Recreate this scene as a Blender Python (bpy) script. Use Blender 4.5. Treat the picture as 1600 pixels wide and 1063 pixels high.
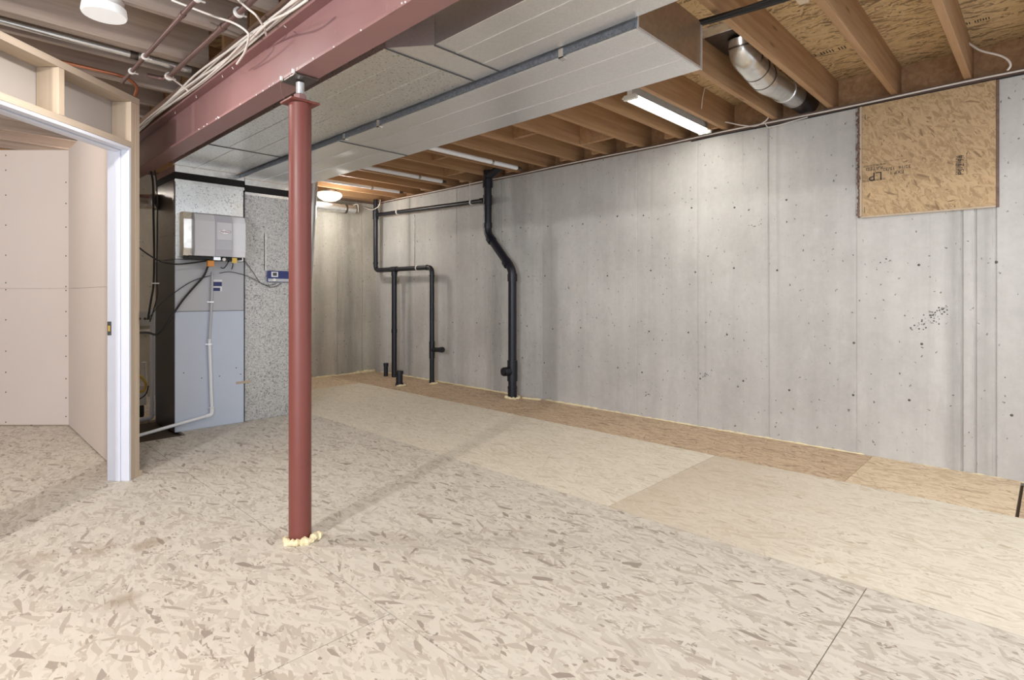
import bpy, bmesh, math, random
from mathutils import Vector, Matrix
random.seed(7)
S = bpy.context.scene
for o in list(bpy.data.objects): bpy.data.objects.remove(o)
COL = S.collection

# ------------------------------------------------ camera, world, lights, exposure
F, HOR, TH, EYE = 876.0, 461.0, math.radians(46.0), 1.15
cd = bpy.data.cameras.new('camera'); cam = bpy.data.objects.new('camera', cd); COL.objects.link(cam)
cam.location = (0, 0, EYE); cam.rotation_euler = (math.pi/2, 0, -TH)
cd.sensor_width = 36; cd.lens = F/1600*36; cd.shift_y = (HOR-531.5)/1600; cd.clip_start = .02
S.camera = cam
S.view_settings.view_transform = 'Standard'; S.view_settings.look = 'None'
S.view_settings.gamma = 1; S.view_settings.use_curve_mapping = False
S.view_settings.exposure = 0.24
w = bpy.data.worlds.new('world'); S.world = w; w.use_nodes = True
w.node_tree.nodes['Background'].inputs[0].default_value = (.84, .90, 1.0, 1)
w.node_tree.nodes['Background'].inputs[1].default_value = 1.0

def lamp(kind, name, loc, power, col, size=.1, sy=None, aim=None):
    l = bpy.data.lights.new(name, kind); l.energy = power; l.color = col
    if kind == 'AREA':
        l.shape = 'RECTANGLE'; l.size = size; l.size_y = sy or size
    else: l.shadow_soft_size = size
    o = bpy.data.objects.new(name, l); o.location = loc; COL.objects.link(o)
    if aim: o.rotation_euler = (Vector(aim)-Vector(loc)).to_track_quat('-Z', 'Y').to_euler()
    return o
# bare ceiling bulb out of the frame on the left (casts the post's shadow)
lamp('POINT', 'bulb_or_fill_light', (-2.0, 1.26, 2.36), 235, (1, .975, .94), .045)
lamp('AREA', 'lamp_light', (.57, 3.24, 2.46), 12, (1, .97, .93), .15, .15, (.57, 3.24, 0))   # drum lamp in the left bay
lamp('POINT', 'bulb_or_fill_light', (1.15, 6.65, 2.2), 13, (1, .95, .86), .06)   # unseen bulb added to lift the dark utility corner
# ceiling bulb at the far end
lamp('POINT', 'bulb_or_fill_light', (3.7, 6.62, 2.22), 24, (1, .95, .87), .08)
# fluorescent strip between the joists (its own tubes glow as well)
lamp('AREA', 'strip_or_fill_light', (3.85, 2.13, 2.50), 9, (1, .94, .85), .8, .1, (3.85, 2.13, 0))
lamp('POINT', 'bulb_or_fill_light', (-.45, 5.0, 2.25), 26, (1, .94, .88), .08)   # unseen fill bulb added to brighten the closet
# unseen fill lights added behind the camera to brighten the basement
lamp('AREA', 'strip_or_fill_light', (2.9, -.9, 2.48), 36, (1, .98, .95), 1.2, 1.2, (2.9, -.6, 0))
lamp('AREA', 'strip_or_fill_light', (-.6, -.6, 2.3), 20, (1, .98, .96), 1.2, 1.2, (-.6, -.3, 0))
# daylight from the window side, behind and left of the camera
lamp('AREA', 'window_light', (-2.6, -.4, 1.35), 80, (.74, .85, 1.0), 1.8, 1.6, (1.8, 3.2, .9))

# ------------------------------------------------ helpers
cT, sT = math.cos(TH), math.sin(TH)
def ray(u, v):                       # direction per unit depth, world axes
    r = (u-800)/F; h = (HOR-v)/F
    return Vector((sT + r*cT, cT - r*sT, h))
def onX(u, v, X): d = ray(u, v); return Vector((0, 0, EYE)) + d*(X/d.x)
def onY(u, v, Y): d = ray(u, v); return Vector((0, 0, EYE)) + d*(Y/d.y)
def onZ(u, v, Z): d = ray(u, v); return Vector((0, 0, EYE)) + d*((Z-EYE)/d.z)

def wpos(o):
    p = Vector((0, 0, 0))
    while o: p += o.location; o = o.parent
    return p
def tag(o, label=None, cat=None, group=None, kind=None):
    if label: o['label'] = label
    if cat: o['category'] = cat
    if group: o['group'] = group
    if kind: o['kind'] = kind
    return o
def empty(name, loc, label=None, cat=None, group=None, kind=None):
    o = bpy.data.objects.new(name, None); o.location = loc; o.empty_display_size = .05
    COL.objects.link(o); return tag(o, label, cat, group, kind)
def obj(name, bm, mat, parent=None, smooth=False):
    c = Vector((0, 0, 0)); n = len(bm.verts)
    lo = Vector((min(v.co[i] for v in bm.verts) for i in range(3))); hi = Vector((max(v.co[i] for v in bm.verts) for i in range(3)))
    c = (lo+hi)/2
    bmesh.ops.translate(bm, verts=bm.verts, vec=-c)
    bmesh.ops.recalc_face_normals(bm, faces=bm.faces)
    me = bpy.data.meshes.new(name); bm.to_mesh(me); bm.free()
    for m in (mat if isinstance(mat, (list, tuple)) else [mat]): me.materials.append(m)
    if smooth:
        for p in me.polygons: p.use_smooth = True
        try: me.set_sharp_from_angle(angle=math.radians(35))
        except Exception: pass
    o = bpy.data.objects.new(name, me); COL.objects.link(o)
    if parent: o.parent = parent; o.location = c - wpos(parent)
    else: o.location = c
    return o
def B(): return bmesh.new()
def box(bm, x0, x1, y0, y1, z0, z1, bev=0, mi=0):
    t = bmesh.new()
    vs = [t.verts.new(p) for p in ((x0,y0,z0),(x1,y0,z0),(x1,y1,z0),(x0,y1,z0),(x0,y0,z1),(x1,y0,z1),(x1,y1,z1),(x0,y1,z1))]
    for f in ((0,3,2,1),(4,5,6,7),(0,1,5,4),(1,2,6,5),(2,3,7,6),(3,0,4,7)): t.faces.new([vs[i] for i in f])
    if bev: bmesh.ops.bevel(t, geom=t.edges[:], offset=bev, segments=1, profile=.5, affect='EDGES')
    for f in t.faces: f.material_index = mi
    merge(bm, t); return bm
def merge(bm, t, M=None):
    if M is not None: bmesh.ops.transform(t, matrix=M, verts=t.verts)
    m = bpy.data.meshes.new('t'); t.to_mesh(m); t.free(); bm.from_mesh(m); bpy.data.meshes.remove(m)
def boxo(name, mat, parent, *a, **k): return obj(name, box(B(), *a, **k), mat, parent)
def fillet(pts, rad, n=5):
    pts = [Vector(p) for p in pts]; out = [pts[0]]
    for i in range(1, len(pts)-1):
        a, b, c = pts[i-1], pts[i], pts[i+1]
        d1 = (a-b); d2 = (c-b); l = min(rad, d1.length*.49, d2.length*.49)
        p, q = b+d1.normalized()*l, b+d2.normalized()*l
        for k in range(n+1):
            t = k/n; out.append(p*(1-t)**2 + b*2*t*(1-t) + q*t*t)
    out.append(pts[-1]); return out
def spline(pts, n=6):
    pts = [Vector(p) for p in pts]; P = [pts[0]]+pts+[pts[-1]]; out = []
    for i in range(1, len(P)-2):
        for k in range(n):
            t = k/n; a, b, c, d = P[i-1:i+3]
            out.append(.5*((2*b)+(c-a)*t+(2*a-5*b+4*c-d)*t*t+(3*b-a-3*c+d)*t**3))
    out.append(pts[-1]); return out
def tube(bm, pts, r, seg=12, caps=True, mi=0):
    pts = [Vector(p) for p in pts]
    rr = r if isinstance(r, (list, tuple)) else [r]*len(pts)
    t = (pts[1]-pts[0]).normalized(); up = Vector((0, 0, 1)) if abs(t.z) < .9 else Vector((1, 0, 0))
    nrm = t.cross(up).normalized(); rings = []
    for i, p in enumerate(pts):
        if i == 0: t = pts[1]-pts[0]
        elif i == len(pts)-1: t = pts[-1]-pts[-2]
        else: t = (pts[i+1]-pts[i]).normalized()+(pts[i]-pts[i-1]).normalized()
        t.normalize(); nrm = (nrm - t*nrm.dot(t)).normalized(); b = t.cross(nrm)
        rings.append([bm.verts.new(p + (nrm*math.cos(2*math.pi*k/seg)+b*math.sin(2*math.pi*k/seg))*rr[i]) for k in range(seg)])
    for a, b in zip(rings, rings[1:]):
        for k in range(seg):
            f = bm.faces.new((a[k], a[(k+1) % seg], b[(k+1) % seg], b[k])); f.material_index = mi
    if caps:
        bm.faces.new(rings[0][::-1]).material_index = mi; bm.faces.new(rings[-1]).material_index = mi
    return bm
def tubeo(name, mat, parent, pts, r, seg=12): return obj(name, tube(B(), pts, r, seg), mat, parent, True)
def lathe(bm, c, prof, axis=(0, 0, 1), seg=24, mi=0):   # prof: (radius, height)
    t = bmesh.new(); rings = []
    for r, h in prof:
        rings.append([t.verts.new((r*math.cos(2*math.pi*k/seg), r*math.sin(2*math.pi*k/seg), h)) for k in range(seg)] if r > 1e-5 else [t.verts.new((0, 0, h))])
    for a, b in zip(rings, rings[1:]):
        for k in range(seg):
            q = [a[k % len(a)], a[(k+1) % len(a)], b[(k+1) % len(b)], b[k % len(b)]]
            u = []
            for v in q:
                if v not in u: u.append(v)
            if len(u) > 2: t.faces.new(u).material_index = mi
    for r_ in (rings[0], rings[-1]):
        if len(r_) > 2: t.faces.new(r_).material_index = mi
    M = Matrix.Translation(Vector(c)) @ Vector((0, 0, 1)).rotation_difference(Vector(axis)).to_matrix().to_4x4()
    merge(bm, t, M); return bm
def prism(bm, poly, axis, a, b):     # 2-D outline extruded along an axis from a to b
    def P(p, h): return {'x': (h, p[0], p[1]), 'y': (p[0], h, p[1]), 'z': (p[0], p[1], h)}[axis]
    lo = [bm.verts.new(P(p, a)) for p in poly]; hi = [bm.verts.new(P(p, b)) for p in poly]
    n = len(poly); bm.faces.new(lo); bm.faces.new(hi)
    for i in range(n): bm.faces.new((lo[i], lo[(i+1) % n], hi[(i+1) % n], hi[i]))
    return bm
def text(name, s, size, mat, parent, loc, rot, spin=0):   # flat print, as mesh
    c = bpy.data.curves.new(name, 'FONT'); c.body = s; c.size = size; c.align_x = 'CENTER'; c.align_y = 'CENTER'; c.extrude = .0004; c.resolution_u = 2
    to = bpy.data.objects.new('t', c); COL.objects.link(to)
    dg = bpy.context.evaluated_depsgraph_get(); me = bpy.data.meshes.new_from_object(to.evaluated_get(dg)); bpy.data.objects.remove(to)
    me.materials.clear(); me.materials.append(mat); me.name = name
    me.transform(Matrix(rot).to_4x4() @ Matrix.Rotation(spin, 4, 'Z'))
    o = bpy.data.objects.new(name, me); COL.objects.link(o); o.parent = parent
    o.location = Vector(loc)-(wpos(parent) if parent else Vector((0, 0, 0))); return o

# ------------------------------------------------ materials
def newmat(name):
    m = bpy.data.materials.new(name); m.use_nodes = True
    nt = m.node_tree; return m, nt, nt.nodes['Principled BSDF']
class N:
    def __init__(s, nt): s.nt = nt
    def n(s, t, ins={}, **p):
        x = s.nt.nodes.new(t)
        for k, v in p.items(): setattr(x, k, v)
        for k, v in ins.items():
            if isinstance(v, bpy.types.NodeSocket): s.nt.links.new(v, x.inputs[k])
            else: x.inputs[k].default_value = v
        return x
    def coord(s, rnd=True):
        c = s.n('ShaderNodeTexCoord').outputs['Object']
        if rnd:
            r = s.n('ShaderNodeObjectInfo').outputs['Random']
            m = s.n('ShaderNodeMath', {0: r, 1: 37.0}, operation='MULTIPLY').outputs[0]
            c = s.n('ShaderNodeVectorMath', {0: c, 1: m}, operation='ADD').outputs[0]
        return c
    def scale(s, c, sc, rot=(0, 0, 0)):
        return s.n('ShaderNodeMapping', {'Vector': c, 'Rotation': rot, 'Scale': sc}).outputs[0]
    def noise(s, c, sc, det=4, rough=.55, dist=0):
        return s.n('ShaderNodeTexNoise', {'Vector': c, 'Scale': sc, 'Detail': det, 'Roughness': rough, 'Distortion': dist}).outputs['Fac']
    def ramp(s, f, stops, interp='LINEAR'):
        x = s.n('ShaderNodeValToRGB', {'Fac': f}); e = x.color_ramp; e.interpolation = interp
        while len(e.elements) < len(stops): e.elements.new(.5)
        for el, (p, c) in zip(e.elements, stops):
            el.position = p; el.color = (*c, 1) if isinstance(c, tuple) else (c, c, c, 1)
        return x.outputs['Color']
    def mix(s, f, a, b, mode='MIX'):
        x = s.n('ShaderNodeMix', data_type='RGBA', blend_type=mode)
        for k, v in ((0, f), (6, a), (7, b)):
            if isinstance(v, bpy.types.NodeSocket): s.nt.links.new(v, x.inputs[k])
            elif k == 0: x.inputs[0].default_value = v
            else: x.inputs[k].default_value = (*v, 1)
        return x.outputs[2]
    def math(s, op, a, b=0.0, c=None):
        d = {0: a, 1: b}
        if c is not None: d[2] = c
        return s.n('ShaderNodeMath', d, operation=op).outputs[0]
    def bump(s, h, st, dist=.01):
        return s.n('ShaderNodeBump', {'Height': h, 'Strength': st, 'Distance': dist}).outputs[0]
def link(nt, bs, **k):
    for a, v in k.items():
        key = {'col': 'Base Color', 'rough': 'Roughness', 'metal': 'Metallic', 'nrm': 'Normal', 'spec': 'Specular IOR Level', 'coat': 'Coat Weight', 'alpha': 'Alpha', 'trans': 'Transmission Weight'}[a]
        if isinstance(v, bpy.types.NodeSocket): nt.links.new(v, bs.inputs[key])
        else: bs.inputs[key].default_value = (*v, 1) if isinstance(v, tuple) else v
def plain(name, col, rough=.5, metal=0, var=.08, sc=12):
    m, nt, bs = newmat(name); g = N(nt); c = g.coord(False)
    f = g.noise(c, sc, 5)
    hi = tuple(min(1, x*(1+var)) for x in col); lo = tuple(x*(1-var) for x in col)
    link(nt, bs, col=g.mix(f, lo, hi), rough=rough, metal=metal, nrm=g.bump(f, .08, .005)); return m
def emis(name, col, st):
    m, nt, bs = newmat(name); link(nt, bs, col=(.9, .9, .88), rough=.4)
    bs.inputs['Emission Color'].default_value = (*col, 1); bs.inputs['Emission Strength'].default_value = st; return m

def osb(name, pale, mid, tan, dark, darkamt=.06, L=8.0, W=34.0, yaw=0.0, plane='xy', bump=.25, stains=(), lightmix=None, tint=None):
    m, nt, bs = newmat(name); g = N(nt); c = g.coord(True)
    if plane == 'yz': c = g.scale(c, (1, 1, 1), (0, math.pi/2, 0))
    wv = g.n('ShaderNodeTexNoise', {'Vector': c, 'Scale': 9.0, 'Detail': 2.0}).outputs['Color']
    wv = g.n('ShaderNodeVectorMath', {0: wv, 1: (.5, .5, .5)}, operation='SUBTRACT').outputs[0]
    wv = g.n('ShaderNodeVectorMath', {0: wv, 'Scale': .016}, operation='SCALE').outputs[0]
    cw = g.n('ShaderNodeVectorMath', {0: c, 1: wv}, operation='ADD').outputs[0]
    best = None
    for i, (a, k, wgt) in enumerate(((0, 1, 1.0), (.42, 1.15, .97), (-.5, .9, .97), (1.15, 1.3, .86), (-1.0, 1.6, .84), (.15, 2.2, .9), (-.2, 3.2, .80))):
        r = g.scale(cw, (1, 1, 0), (0, 0, a+yaw))
        r = g.n('ShaderNodeVectorMath', {0: r, 1: (W*k, L*k, i*7.3)}, operation='MULTIPLY').outputs[0]
        r = g.n('ShaderNodeVectorMath', {0: r, 1: (i*3.1, i*5.7, 0)}, operation='ADD').outputs[0]
        v = g.n('ShaderNodeTexVoronoi', {'Vector': r, 'Scale': 1.0, 'Randomness': 1.0}, voronoi_dimensions='2D').outputs['Color']
        sp = g.n('ShaderNodeSeparateColor', {0: v})
        h = g.math('MULTIPLY', sp.outputs[0], wgt)
        if best is None: best, colf = h, sp.outputs[1]
        else:
            s_ = g.math('GREATER_THAN', h, best)
            colf = g.math('ADD', g.math('MULTIPLY', s_, sp.outputs[1]), g.math('MULTIPLY', g.math('SUBTRACT', 1.0, s_), colf))
            best = g.math('MAXIMUM', h, best)
    col = g.ramp(colf, [(0, dark), (darkamt, tuple((a+b)/2 for a, b in zip(dark, tan))), (darkamt+.04, tan), (.22, tan), (.27, mid), (.50, mid), (.58, pale), (1, tuple(min(1, x*1.07) for x in pale))])
    grain = g.noise(g.scale(cw, (140, 14, 1), (0, 0, yaw)), 1.0, 3)
    col = g.mix(.25, col, g.mix(grain, tuple(x*.75 for x in mid), pale), 'MIX')
    big = g.noise(c, 1.3, 3)
    col = g.mix(g.math('MULTIPLY', big, .22), col, mid)
    pos = g.n('ShaderNodeNewGeometry').outputs['Position']
    if lightmix:      # a sheet whose face is worn from one tone to another along Y
        sx = g.n('ShaderNodeSeparateXYZ', {0: pos}).outputs[1]
        nz = g.noise(pos, 2.5, 4)
        f = g.n('ShaderNodeMapRange', {0: g.math('ADD', sx, g.math('MULTIPLY', nz, .8)), 1: lightmix[0], 2: lightmix[1], 3: 0.0, 4: 1.0}).outputs[0]
        col = g.mix(f, col, g.mix(.5, col, tint), 'MIX')
    for (x, y, rx, ry, amt) in stains:
        d = g.n('ShaderNodeVectorMath', {0: pos, 1: (x, y, 0)}, operation='SUBTRACT').outputs[0]
        d = g.n('ShaderNodeVectorMath', {0: d, 1: (1/rx, 1/ry, 0)}, operation='MULTIPLY').outputs[0]
        ln = g.n('ShaderNodeVectorMath', {0: d}, operation='LENGTH').outputs['Value']
        nz = g.noise(pos, 16, 4)
        ln = g.math('ADD', ln, g.math('MULTIPLY', nz, 1.3))
        f = g.n('ShaderNodeMapRange', {0: ln, 1: 1.55, 2: .85, 3: 0.0, 4: amt}).outputs[0]
        col = g.mix(f, col, (.26, .17, .10))
    link(nt, bs, col=col, rough=.62, spec=.35, nrm=g.bump(g.math('ADD', best, g.math('MULTIPLY', grain, .15)), bump, .004))
    return m

def wood(name, a, b, knot=(.16, .08, .04), axis='x'):
    m, nt, bs = newmat(name); g = N(nt); c = g.coord(True)
    sc = {'x': (1.2, 26, 26), 'y': (26, 1.2, 26), 'z': (26, 26, 1.2)}[axis]
    f = g.noise(g.scale(c, sc), 1.0, 5, .6, .6)
    f2 = g.noise(g.scale(c, tuple(x*.35 for x in sc)), 1.0, 2)
    col = g.mix(g.ramp(f, [(.3, 0.), (.72, 1.)]), a, b)
    col = g.mix(g.math('MULTIPLY', f2, .5), col, tuple(x*.8 for x in a))
    k = g.n('ShaderNodeTexVoronoi', {'Vector': g.scale(c, tuple(min(x, 9)*1.0+.6 for x in sc)), 'Scale': 1.0})
    kn = g.ramp(k.outputs['Distance'], [(.05, 1.), (.12, 0.)])
    gate = g.math('GREATER_THAN', g.n('ShaderNodeSeparateColor', {0: k.outputs['Color']}).outputs[0], .55)
    col = g.mix(g.math('MULTIPLY', kn, g.math('MULTIPLY', gate, .85)), col, knot)
    link(nt, bs, col=col, rough=.6, spec=.3, nrm=g.bump(f, .15, .003)); return m

def concrete(name, lo, hi, bands=(), comp=1):
    m, nt, bs = newmat(name); g = N(nt)
    c = g.n('ShaderNodeNewGeometry').outputs['Position']
    cl = g.noise(c, 1.1, 6, .6); fine = g.noise(c, 22, 6, .7)
    st = g.noise(g.scale(c, (5.5, 5.5, .35)), 1.0, 5, .6)
    f = g.math('ADD', g.math('MULTIPLY', cl, .5), g.math('ADD', g.math('MULTIPLY', fine, .22), g.math('MULTIPLY', st, .32)))
    col = g.mix(g.ramp(f, [(.36, 0.), (.68, 1.)]), lo, hi)
    stf = g.ramp(g.noise(g.scale(c, (9, 9, .22)), 1.0, 4, .65), [(.60, 0.), (.82, .4)])
    col = g.mix(stf, col, tuple(x*.62 for x in lo))
    ax = g.n('ShaderNodeSeparateXYZ', {0: c}).outputs[comp]
    for (p0, wd, am) in bands:      # weathered streaks left beside form joints
        d = g.math('ABSOLUTE', g.math('SUBTRACT', ax, p0))
        d = g.math('ADD', g.math('DIVIDE', d, wd), g.math('MULTIPLY', g.noise(g.scale(c, (16, 16, 1.6)), 1.0, 6, .75), 1.6))
        f_ = g.n('ShaderNodeMapRange', {0: d, 1: 1.75, 2: .75, 3: 0.0, 4: am}).outputs[0]
        col = g.mix(f_, col, tuple(x*.5 for x in lo))
    pale = g.ramp(g.noise(g.scale(c, (3.2, 3.2, 1.5)), 1.0, 6, .7), [(.55, 0.), (.8, .45)])
    col = g.mix(pale, col, tuple(min(1, x*1.18) for x in hi))
    # bug holes: small cells, a minority of them open, clustered
    def pits(sc, r0, r1, gate):
        wp = g.n('ShaderNodeVectorMath', {0: c, 1: g.n('ShaderNodeVectorMath', {0: g.n('ShaderNodeTexNoise', {'Vector': c, 'Scale': 45.0}).outputs['Color'], 'Scale': .04}, operation='SCALE').outputs[0]}, operation='ADD').outputs[0]
        v = g.n('ShaderNodeTexVoronoi', {'Vector': g.scale(wp, (sc, sc, sc*.7)), 'Scale': 1.0})
        p = g.ramp(v.outputs['Distance'], [(r0, 1.), (r1, 0.)])
        rr = g.n('ShaderNodeSeparateColor', {0: v.outputs['Color']}).outputs[0]
        cn = g.noise(c, 2.2, 2)
        gt = g.math('GREATER_THAN', g.math('ADD', rr, g.math('MULTIPLY', cn, .6)), gate)
        return g.math('MULTIPLY', p, gt)
    p = g.math('MAXIMUM', pits(15, .05, .13, 1.09), pits(31, .09, .2, 1.07))
    col = g.mix(g.math('MULTIPLY', p, .75), col, (.07, .06, .055))
    h = g.math('SUBTRACT', g.math('ADD', g.math('MULTIPLY', fine, .25), g.math('MULTIPLY', cl, .4)), p)
    link(nt, bs, col=col, rough=.8, spec=.25, nrm=g.bump(h, .35, .008)); return m

def galv(name, base, rough=.34, sp=60, contrast=.16, specks=0.0, metal=.85, oil=.5, patch=True):
    m, nt, bs = newmat(name); g = N(nt)
    c = g.n('ShaderNodeNewGeometry').outputs['Position']
    v = g.n('ShaderNodeTexVoronoi', {'Vector': c, 'Scale': float(sp)})
    r = g.n('ShaderNodeSeparateColor', {0: v.outputs['Color']})
    hi = tuple(min(1, x*(1+contrast)) for x in base); lo = tuple(x*(1-contrast) for x in base)
    col = g.mix(r.outputs[0], lo, hi)
    if specks:
        gt = g.ramp(g.math('ADD', g.noise(c, 75.0, 2, .7), g.math('MULTIPLY', g.noise(c, 2.0, 2), .12)), [(.72-specks, 0.), (.76-specks, 1.)])
        col = g.mix(g.math('MULTIPLY', gt, .75), col, (.10, .10, .11))
    if patch: col = g.mix(g.math('MULTIPLY', g.noise(c, 1.6, 4), .3), col, tuple(x*.7 for x in base))
    ro = g.math('ADD', g.math('MULTIPLY', r.outputs[1], .03), rough-.015)
    bmp = g.bump(g.noise(c, 2.2, 1), oil*.12, .12)
    link(nt, bs, col=col, rough=ro, metal=metal, nrm=bmp); return m

FPALE, FMID, FTAN, FDK = (.665, .62, .545), (.585, .535, .46), (.47, .405, .34), (.20, .145, .115)
m_floor = osb('osb_floor', FPALE, FMID, FTAN, FDK, .05, L=13, W=54)
p1 = onZ(232, 850, 0); p2 = onZ(192, 937, 0); p3 = onZ(150, 862, 0); p4 = onZ(60, 872, 0)
m_floor_st = osb('osb_floor_stained', FPALE, FMID, FTAN, FDK, .045, L=13, W=54, stains=[(p1.x, p1.y, .11, .09, .55), (p2.x, p2.y, .09, .07, .5), (p3.x, p3.y, .12, .1, .35), (p4.x, p4.y, .14, .1, .3)])
m_pale = osb('osb_floor_pale', (.76, .70, .59), (.71, .645, .53), (.64, .56, .435), (.46, .37, .26), .02, L=11, W=60, bump=.12)
m_pale2 = osb('osb_floor_pale_worn', (.76, .70, .59), (.71, .645, .53), (.64, .56, .435), (.46, .37, .26), .03, L=11, W=60, bump=.14, lightmix=(1.0, 2.15), tint=(.50, .39, .28))
m_brown = osb('osb_floor_brown', (.64, .49, .34), (.53, .39, .26), (.40, .27, .17), (.20, .12, .08), .06, L=11, W=60)
m_brown2 = osb('osb_floor_tan', (.76, .63, .46), (.68, .53, .36), (.52, .38, .24), (.3, .2, .12), .03, L=11, W=60, bump=.15)
m_sub = osb('osb_subfloor', (.72, .53, .30), (.60, .42, .22), (.40, .25, .12), (.06, .03, .018), .17, L=11, W=60, yaw=0, bump=.5)
m_board = osb('osb_window_board', (.53, .375, .215), (.44, .305, .165), (.34, .22, .115), (.15, .085, .045), .03, L=17, W=75, yaw=.9, plane='yz', bump=.2)
m_joist = wood('fir_joist', (.35, .19, .09), (.56, .36, .20))
m_joistL = wood('fir_joist_cool_lit', (.29, .225, .19), (.50, .41, .34))  # same fir; the cooler light on the left is put into its colour
m_stud = wood('pine_stud', (.50, .395, .29), (.62, .51, .39), axis='z')
m_plate = wood('pine_plate', (.46, .37, .285), (.58, .48, .375), axis='x')
m_sill = wood('dark_sill', (.15, .095, .075), (.25, .16, .12), axis='y')
_y = lambda u: onX(u, 461, 4.66).y
_x = lambda u: onY(u, 461, 7.36).x
m_conc = concrete('concrete', (.41, .40, .38), (.61, .60, .575), [(_y(775), .22, .5), (_y(1490), .07, .4), (_y(1540), .06, .3), (_y(640), .10, .5)], 1)
m_concb = concrete('concrete_warm', (.40, .375, .32), (.62, .59, .52), [(_x(545), .30, .55), (_x(500), .12, .4)], 0)
m_slab = plain('dark_slab', (.10, .075, .055), .9)
m_galv = galv('galvanised_sheet', (.90, .91, .92), .31, 150, .05, oil=.9)
m_galv1 = galv('galvanised_spangled', (.86, .87, .85), .30, 150, .10, .045, oil=.9)
m_galvs = galv('galvanised_speckled', (.56, .56, .55), .45, 110, .22, .075, .6)
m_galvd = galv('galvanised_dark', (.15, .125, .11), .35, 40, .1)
m_galve = galv('galvanised_end_reflect', (.42, .31, .21), .32, 50, .08)  # tan reflection on the end cap is put into the sheet colour
m_galvb = galv('galvanised_bright', (.74, .73, .70), .24, 30, .1)
m_strip = galv('galvanised_flange', (.22, .24, .28), .45, 120, .35, 0, .7)
m_joint = plain('duct_joint', (.07, .07, .07), .6)
m_black = plain('abs_black', (.008, .009, .016), .4, 0, .2)
m_blk = plain('black_rubber', (.012, .012, .013), .55)
m_conn = plain('black_canvas', (.012, .011, .011), .85)
m_gray = plain('cabinet_grey', (.50, .51, .54), .42, .1, .04, 3)
m_blue = plain('cabinet_blue_grey', (.56, .62, .73), .42, .1, .04, 3)
m_cabd = plain('cabinet_side_shaded', (.07, .065, .08), .35, .4)  # low light on the furnace side is put into this dark colour
m_plast = plain('grey_plastic', (.66, .66, .69), .45, 0, .03)
m_plastd = plain('grey_plastic_dark', (.50, .50, .54), .5, 0, .03)  # darker grey of the humidifier's centre panel
m_pvc = plain('white_pvc', (.88, .90, .93), .35, 0, .03)
m_white = plain('white_plastic', (.80, .78, .74), .45, 0, .04)
m_cable = plain('cable_white', (.76, .71, .65), .5, 0, .06)
m_dry = plain('drywall_paper', (.66, .585, .54), .85, 0, .03, 2)
m_dryg = plain('drywall_grey_back', (.42, .38, .345), .85, 0, .06, 3)
m_jamb = plain('primed_white', (.70, .72, .80), .5, 0, .02)
m_screw = plain('screw_dark', (.10, .09, .085), .6)
m_foam = plain('spray_foam', (.80, .70, .45), .8, 0, .12, 30)
m_brass = plain('yellow_brass', (.75, .5, .1), .4, .2)
m_orange = plain('orange_plastic', (.75, .3, .06), .5)
m_copper = plain('brown_pipe', (.20, .125, .11), .4, .5, .15)
m_ink = plain('black_ink', (.05, .035, .03), .8)
m_inkb = plain('blue_ink', (.03, .04, .16), .5)
m_paper = plain('label_paper', (.8, .8, .82), .5)
m_tubelit = emis('fluorescent_tube', (1, .97, .86), 4)
m_refl = plain('white_enamel', (.85, .85, .80), .35)
m_lens = emis('lit_glass', (1, .93, .78), 1.3)
m_lens2 = emis('frosted_glass', (.9, .97, 1), .22)
m_clear = plain('cloudy_tube', (.55, .56, .58), .3)

def redsteel(name, a, b):
    m, nt, bs = newmat(name); g = N(nt); c = g.n('ShaderNodeNewGeometry').outputs['Position']
    f = g.noise(c, 3, 6, .6)
    col = g.mix(f, a, b)
    sc = g.ramp(g.noise(g.scale(c, (14, 14, 5)), 1.0, 6, .75, 1.0), [(.66, 0.), (.72, .5)])
    col = g.mix(sc, col, (.60, .40, .38))
    dk = g.ramp(g.noise(c, 5, 5, .7), [(.62, 0.), (.75, .45)])
    col = g.mix(dk, col, tuple(x*.45 for x in a))
    link(nt, bs, col=col, rough=g.math('ADD', g.math('MULTIPLY', f, .3), .3), nrm=g.bump(f, .1, .01)); return m
m_red = redsteel('red_oxide_post', (.155, .040, .031), (.20, .056, .044))
m_beam = redsteel('red_oxide_beam', (.25, .125, .12), (.33, .185, .18))

# ------------------------------------------------ constants of the place
XW, YB, WH = 4.66, 7.36, 2.51          # right wall face, back wall face, concrete height
JB, JT = 2.55, 2.785                   # joist bottoms, underside of the deck
XL = -3.2; YN = -1.6

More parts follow.
